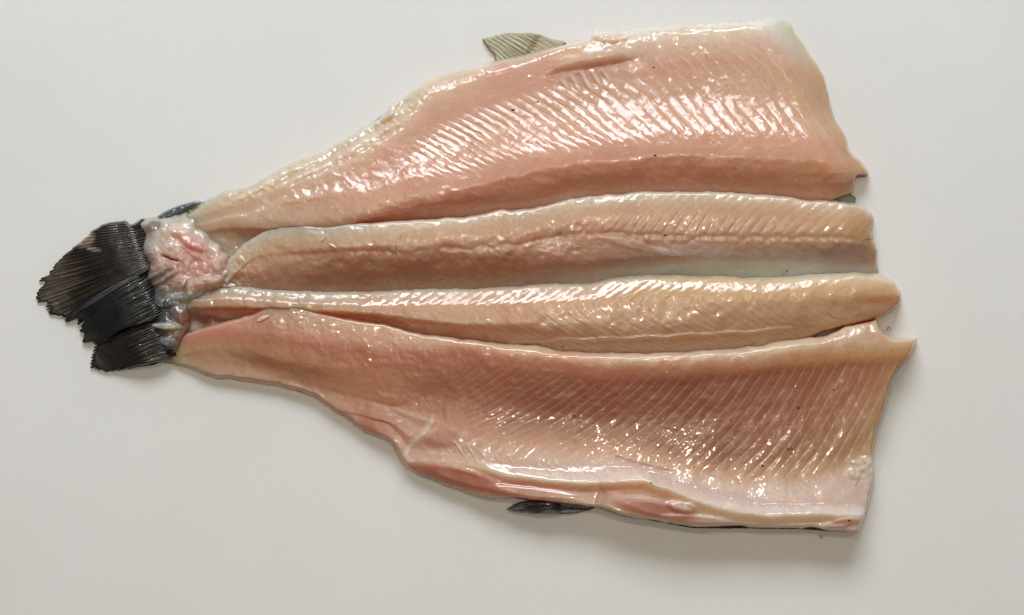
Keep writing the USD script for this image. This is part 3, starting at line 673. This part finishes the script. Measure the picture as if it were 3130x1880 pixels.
# --- tail fin: three folded lobes, each a membrane with its rays
def fin_lobe(name, root, tip, outline, zr, zt, n_rays, dark, pale, label, ray_r=.24, palepatch=None, seed=0, parent=fish, matname='fin_skin', split=.12, frayed=1.0):
    """root and tip: polylines from the first ray to the last; rays run from root to tip."""
    R, T = smooth_line(root, 3), smooth_line(tip, 3)
    rq = lambda P, t: np.stack([np.interp(t, np.linspace(0, 1, len(P)), P[:, k]) for k in range(2)], -1)
    cen = np.mean(np.vstack([R, T]), 0)
    span = np.linalg.norm(R.mean(0) - T.mean(0))
    ax = (R.mean(0) - T.mean(0)) / span

    def hh(u, v):
        s = np.clip(((u - T.mean(0)[0]) * ax[0] + (v - T.mean(0)[1]) * ax[1]) / span, -.2, 1.2)
        return zt + (zr - zt) * sstep(s, 0, .65) - (zr - 1.8) * sstep(s, .80, 1.04), s

    px = np.array([-ax[1], ax[0]])

    def det(u, v, h, c, d):
        h0, s = hh(u, v)
        w = ((u - cen[0]) * px[0] + (v - cen[1]) * px[1])
        wid = np.linalg.norm(T[0] - T[-1]) * (1 - np.clip(s, 0, 1)) + np.linalg.norm(R[0] - R[-1]) * np.clip(s, 0, 1)
        rib = .5 + .5 * np.cos(2 * math.pi * w / np.maximum(wid, 30) * n_rays * 1.0 + nz(u, v, 90, seed + 4) * 2)
        h = h0 + rib * .16 + nz(u, v, 60, seed) * .9 + .6 * np.sin(s * 5 + seed) * .4
        c = np.zeros_like(c) + dark
        c = mixc(c, rib * .3, dark * .65)
        c = mixc(c, np.clip(.2 + nz(u, v, 40, seed + 2), 0, .5), pale * .5)
        if palepatch is not None:
            for (cu, cv, ru, rv, ang, al, rgb) in palepatch:
                b = blob(u, v, cu, cv, ru, rv, ang, .2); c = mixc(c, b * al * (1 - .55 * rib), rgb)
        return h, c

    def fray(ring):
        d = line_dist(ring[:, 0], ring[:, 1], T)
        near = (1 - sstep(d, 12, 45)) * frayed
        w = (ring[:, 0] - cen[0]) * px[0] + (ring[:, 1] - cen[1]) * px[1]
        tri = np.abs(((w / 10.0 + nz(w, w * 0, 26, seed + 6) * 4) % 1.0) - .5) * 2
        return ring + (near * (tri * (13 + nz(w, w * 0, 22, seed + 9) * 34) - 7 + nz(w, w * 0, 14, seed + 8) * 16))[:, None] * ax

    lobe = add_sheet(name, outline, [([(0, 0, 1), (3200, 0, 1)], [(0, dark)]), ([(0, 2000, 1), (3200, 2000, 1)], [(0, dark)])], det, matname, parent=parent, rim=7, base=max(.6, zt * .4), jitter=3.5, seed=seed, label=label, STEP=1.7, fray=fray)
    for k in range(n_rays):
        t = (k + .5) / n_rays
        a, b = rq(R, t), rq(T, t)
        b = b + (a - b) * abs(RNG.normal(.0, split * .3)) * .6 - .012
        s = np.linspace(0, 1, 14)[:, None]
        bow = np.array([-(b - a)[1], (b - a)[0]]) * (.035 * math.sin(k * 1.7 + seed))
        q = a + (b - a) * s + bow * (s * (1 - s)) * 2
        h0, _ = hh(q[:, 0], q[:, 1])
        rr = ray_r * MM * np.linspace(1.0, .35, 14)
        z = h0 + .30 + nz(q[:, 0], q[:, 1], 60, seed) * .9 - np.linspace(0, .25, 14)
        v, f = tube(W(q[:, 0], q[:, 1], z), rr, 6)
        shade = dark * (.7 + .5 * RNG.random())
        colr = np.tile(shade, (len(v), 1))
        if palepatch is not None:
            uq = np.r_[np.repeat(q[:, 0], 6), q[[0, -1], 0]]; vq = np.r_[np.repeat(q[:, 1], 6), q[[0, -1], 1]]
            for (cu, cv, ru, rv, ang, al, rgb) in palepatch:
                bb = blob(uq, vq, cu, cv, ru, rv, ang, .1); colr = mixc(colr, bb * al * .6, rgb * .8)
        obj('fin_ray', (v, f), matname, lobe, colr)
    return lobe


BRN = lin(36, 28, 25); BLK = lin(24, 21, 22)
fin_lobe('tail_fin_lobe', [(470, 676), (480, 720), (474, 770), (455, 822)], [(300, 700), (205, 785), (128, 860), (118, 905), (160, 955), (205, 985)],
         [(432, 669), (395, 684), (383, 672), (339, 679), (282, 705), (254, 733), (217, 762), (177, 806), (149, 838), (121, 858), (126, 872), (116, 895), (118, 922), (143, 928), (147, 948), (172, 968), (194, 966), (196, 986), (237, 972), (300, 930), (380, 870), (455, 826), (484, 775), (486, 712), (470, 672)],
         6.2, 1.4, 26, BRN, lin(96, 80, 68), 'upper fold of the dark tail with a paler brown end', seed=11,
         palepatch=[(195, 852, 110, 66, -52, .9, lin(86, 72, 60)), (160, 900, 60, 60, 0, .5, lin(78, 66, 56)), (262, 735, 40, 26, -40, .85, lin(178, 150, 136)), (285, 762, 30, 9, 12, .8, lin(170, 150, 146))])
fin_lobe('tail_fin_lobe', [(480, 800), (492, 850), (498, 910), (492, 960)], [(200, 975), (240, 985), (255, 1025), (268, 1045), (300, 1055)],
         [(440, 805), (380, 850), (300, 895), (225, 945), (200, 982), (238, 972), (243, 990), (262, 975), (246, 1012), (262, 1018), (258, 1045), (282, 1041), (300, 1058), (380, 1010), (470, 985), (505, 930), (502, 860), (480, 800)],
         6.6, 2.0, 18, BLK, lin(70, 70, 78), 'middle fold of the dark tail with ragged tips', seed=12,
         palepatch=[(330, 890, 130, 10, -33, .55, lin(92, 98, 110))])
fin_lobe('tail_fin_lobe', [(486, 975), (514, 1010), (540, 1042), (560, 1064)], [(285, 1062), (280, 1090), (278, 1112), (320, 1132), (372, 1130)],
         [(455, 978), (380, 1010), (300, 1050), (288, 1065), (282, 1105), (276, 1115), (300, 1125), (318, 1134), (371, 1130), (444, 1115), (500, 1101), (545, 1085), (566, 1062), (545, 1025), (500, 975)],
         5.2, 1.4, 20, lin(34, 27, 27), lin(66, 54, 52), 'lower fold of the dark tail lying flat', seed=13)

# --- paired fins at the belly edges
fin_lobe('pelvic_fin', [(1525, 182), (1600, 166), (1660, 150), (1719, 134)], [(1500, 155), (1479, 122), (1570, 100), (1640, 104)],
         [(1477, 121), (1500, 111), (1570, 99), (1626, 99), (1683, 117), (1730, 131), (1700, 152), (1600, 178), (1521, 190), (1510, 165), (1494, 148)],
         3.0, 1.4, 13, lin(178, 166, 138), lin(214, 204, 176), 'pale grey translucent fin at the upper belly edge', matname='fin_pale', ray_r=.14, seed=14, split=.05, frayed=.25)
fin_lobe('pelvic_fin', [(1600, 1540), (1680, 1542), (1760, 1550), (1820, 1556)], [(1552, 1556), (1560, 1560), (1590, 1566), (1640, 1570)],
         [(1549, 1556), (1595, 1533), (1669, 1532), (1757, 1540), (1823, 1550), (1800, 1560), (1783, 1563), (1735, 1571), (1669, 1571), (1582, 1565)],
         7.2, 5.6, 8, lin(58, 57, 62), lin(120, 124, 136), 'dark grey fin under the lower belly edge', ray_r=.24, seed=15, split=.05, frayed=.2,
         palepatch=[(1720, 1564, 70, 7, 0, .9, lin(150, 154, 166))])

# --- small things on the flesh
def top_at(u, v):
    """Height of the highest flesh surface at (u, v)."""
    best = 0.6
    for (uu, vv, hh, bb) in SURF:
        if bb[0] < u < bb[2] and bb[1] < v < bb[3]:
            d2 = (uu - u) ** 2 + (vv - v) ** 2
            k = d2.argmin()
            if d2[k] < 9: best = max(best, hh[k])
    return best


def pebble(name, u, v, ru, rv, hgt, matname, rgb, parent, ang=0., label=None):
    m = trimesh.creation.icosphere(2, 1.0)
    p = np.array(m.vertices); a = math.radians(ang)
    n = 1 + (meshkit.fbm(p * 1.3 + u, 2, 5) - .5)[:, None] * .5
    p = p * n
    uu = u + p[:, 0] * ru * math.cos(a) - p[:, 1] * rv * math.sin(a)
    vv = v + p[:, 0] * ru * math.sin(a) + p[:, 1] * rv * math.cos(a)
    h = top_at(u, v) + p[:, 2] * hgt + hgt * .25
    w = W(uu, vv, h)
    return obj(name, (w, np.array(m.faces)[:, ::-1]), matname, parent, np.tile(rgb, (len(p), 1)), label=label)


for u, v, r in [(2548, 1191, 5), (2440, 1246, 6), (2330, 1424, 6), (2595, 1590, 6), (2121, 1427, 4), (1990, 1476, 4), (2617, 1165, 4), (1884, 1203, 5), (1720, 1059, 4), (2405, 829, 4), (2033, 719, 5), (2729, 1071, 3), (1644, 311, 6), (1568, 336, 7), (2002, 475, 6), (1998, 206, 5)]:
    pebble('blood_speck', u, v, r * .75, r * .5, .14, 'blood', lin(84, 22, 26), fish, RNG.uniform(0, 180))
for pts in [[(2530, 955), (2545, 968), (2558, 972)], [(2635, 736), (2652, 731), (2670, 730)], [(2534, 767), (2542, 760), (2552, 752)], [(2615, 1486), (2622, 1470), (2634, 1457)], [(2629, 1444), (2643, 1437)], [(1207, 765), (1212, 750)], [(1221, 732), (1226, 718)], [(2159, 163), (2157, 172), (2162, 182)]]:
    q = smooth_line(pts, 3)
    hs = np.array([top_at(a, b) for a, b in q]) + .10
    vv, ff = tube(W(q[:, 0], q[:, 1], hs), np.full(len(q), .08 * MM), 6)
    obj('blood_vessel', (vv, ff), 'blood', fish, np.tile(lin(146, 84, 68), (len(vv), 1)))
for (u, v, ru, rv, hg, ang, rgb) in [(986, 733, 9, 4, .5, -66, lin(222, 184, 160)), (1017, 752, 15, 5, .5, 28, lin(226, 192, 170)), (806, 973, 22, 7, .4, -22, lin(220, 180, 158)), (562, 866, 8, 17, 2.2, 18, lin(214, 184, 172)), (700, 872, 22, 8, .7, 4, lin(206, 194, 190))]:
    pebble('tissue_shred', u, v, ru, rv, hg, 'gristle', rgb, fish, ang)

# --- water drops
def drop(u, v, r, h, label):
    m = trimesh.creation.icosphere(3, 1.0); p = np.array(m.vertices)
    p[:, 2] = np.maximum(p[:, 2], -.25)
    z0 = 0.02 if h is None else h
    w = W(np.full(len(p), u), np.full(len(p), v), np.full(len(p), z0)) + p * np.array([r, r, r * .55]) * MM + [0, 0, .25 * .55 * r * MM]
    tag(obj('water_drop', (w, m.faces), 'water'), label, 'water drop', group='clear water drops around the fish')


drop(1761, 1273, 1.0, top_at(1761, 1273), 'tiny clear drop on the darker lower belly fillet, left of the other one')
drop(2415, 1373, 1.0, top_at(2415, 1373), 'tiny clear drop on the lower belly fillet near its right cut edge')
drop(2716, 1007, .9, None, 'tiny clear drop on the board beside the pointed right corner of the lower fillet')
drop(2509, 1642, .7, None, 'tiny clear drop on the board below the bottom right fillet edge')

# --- print size of the scene
nt = sum(len(UsdGeom.Mesh(p).GetFaceVertexCountsAttr().Get()) for p in stage.Traverse() if p.IsA(UsdGeom.Mesh))
print('triangles', nt)
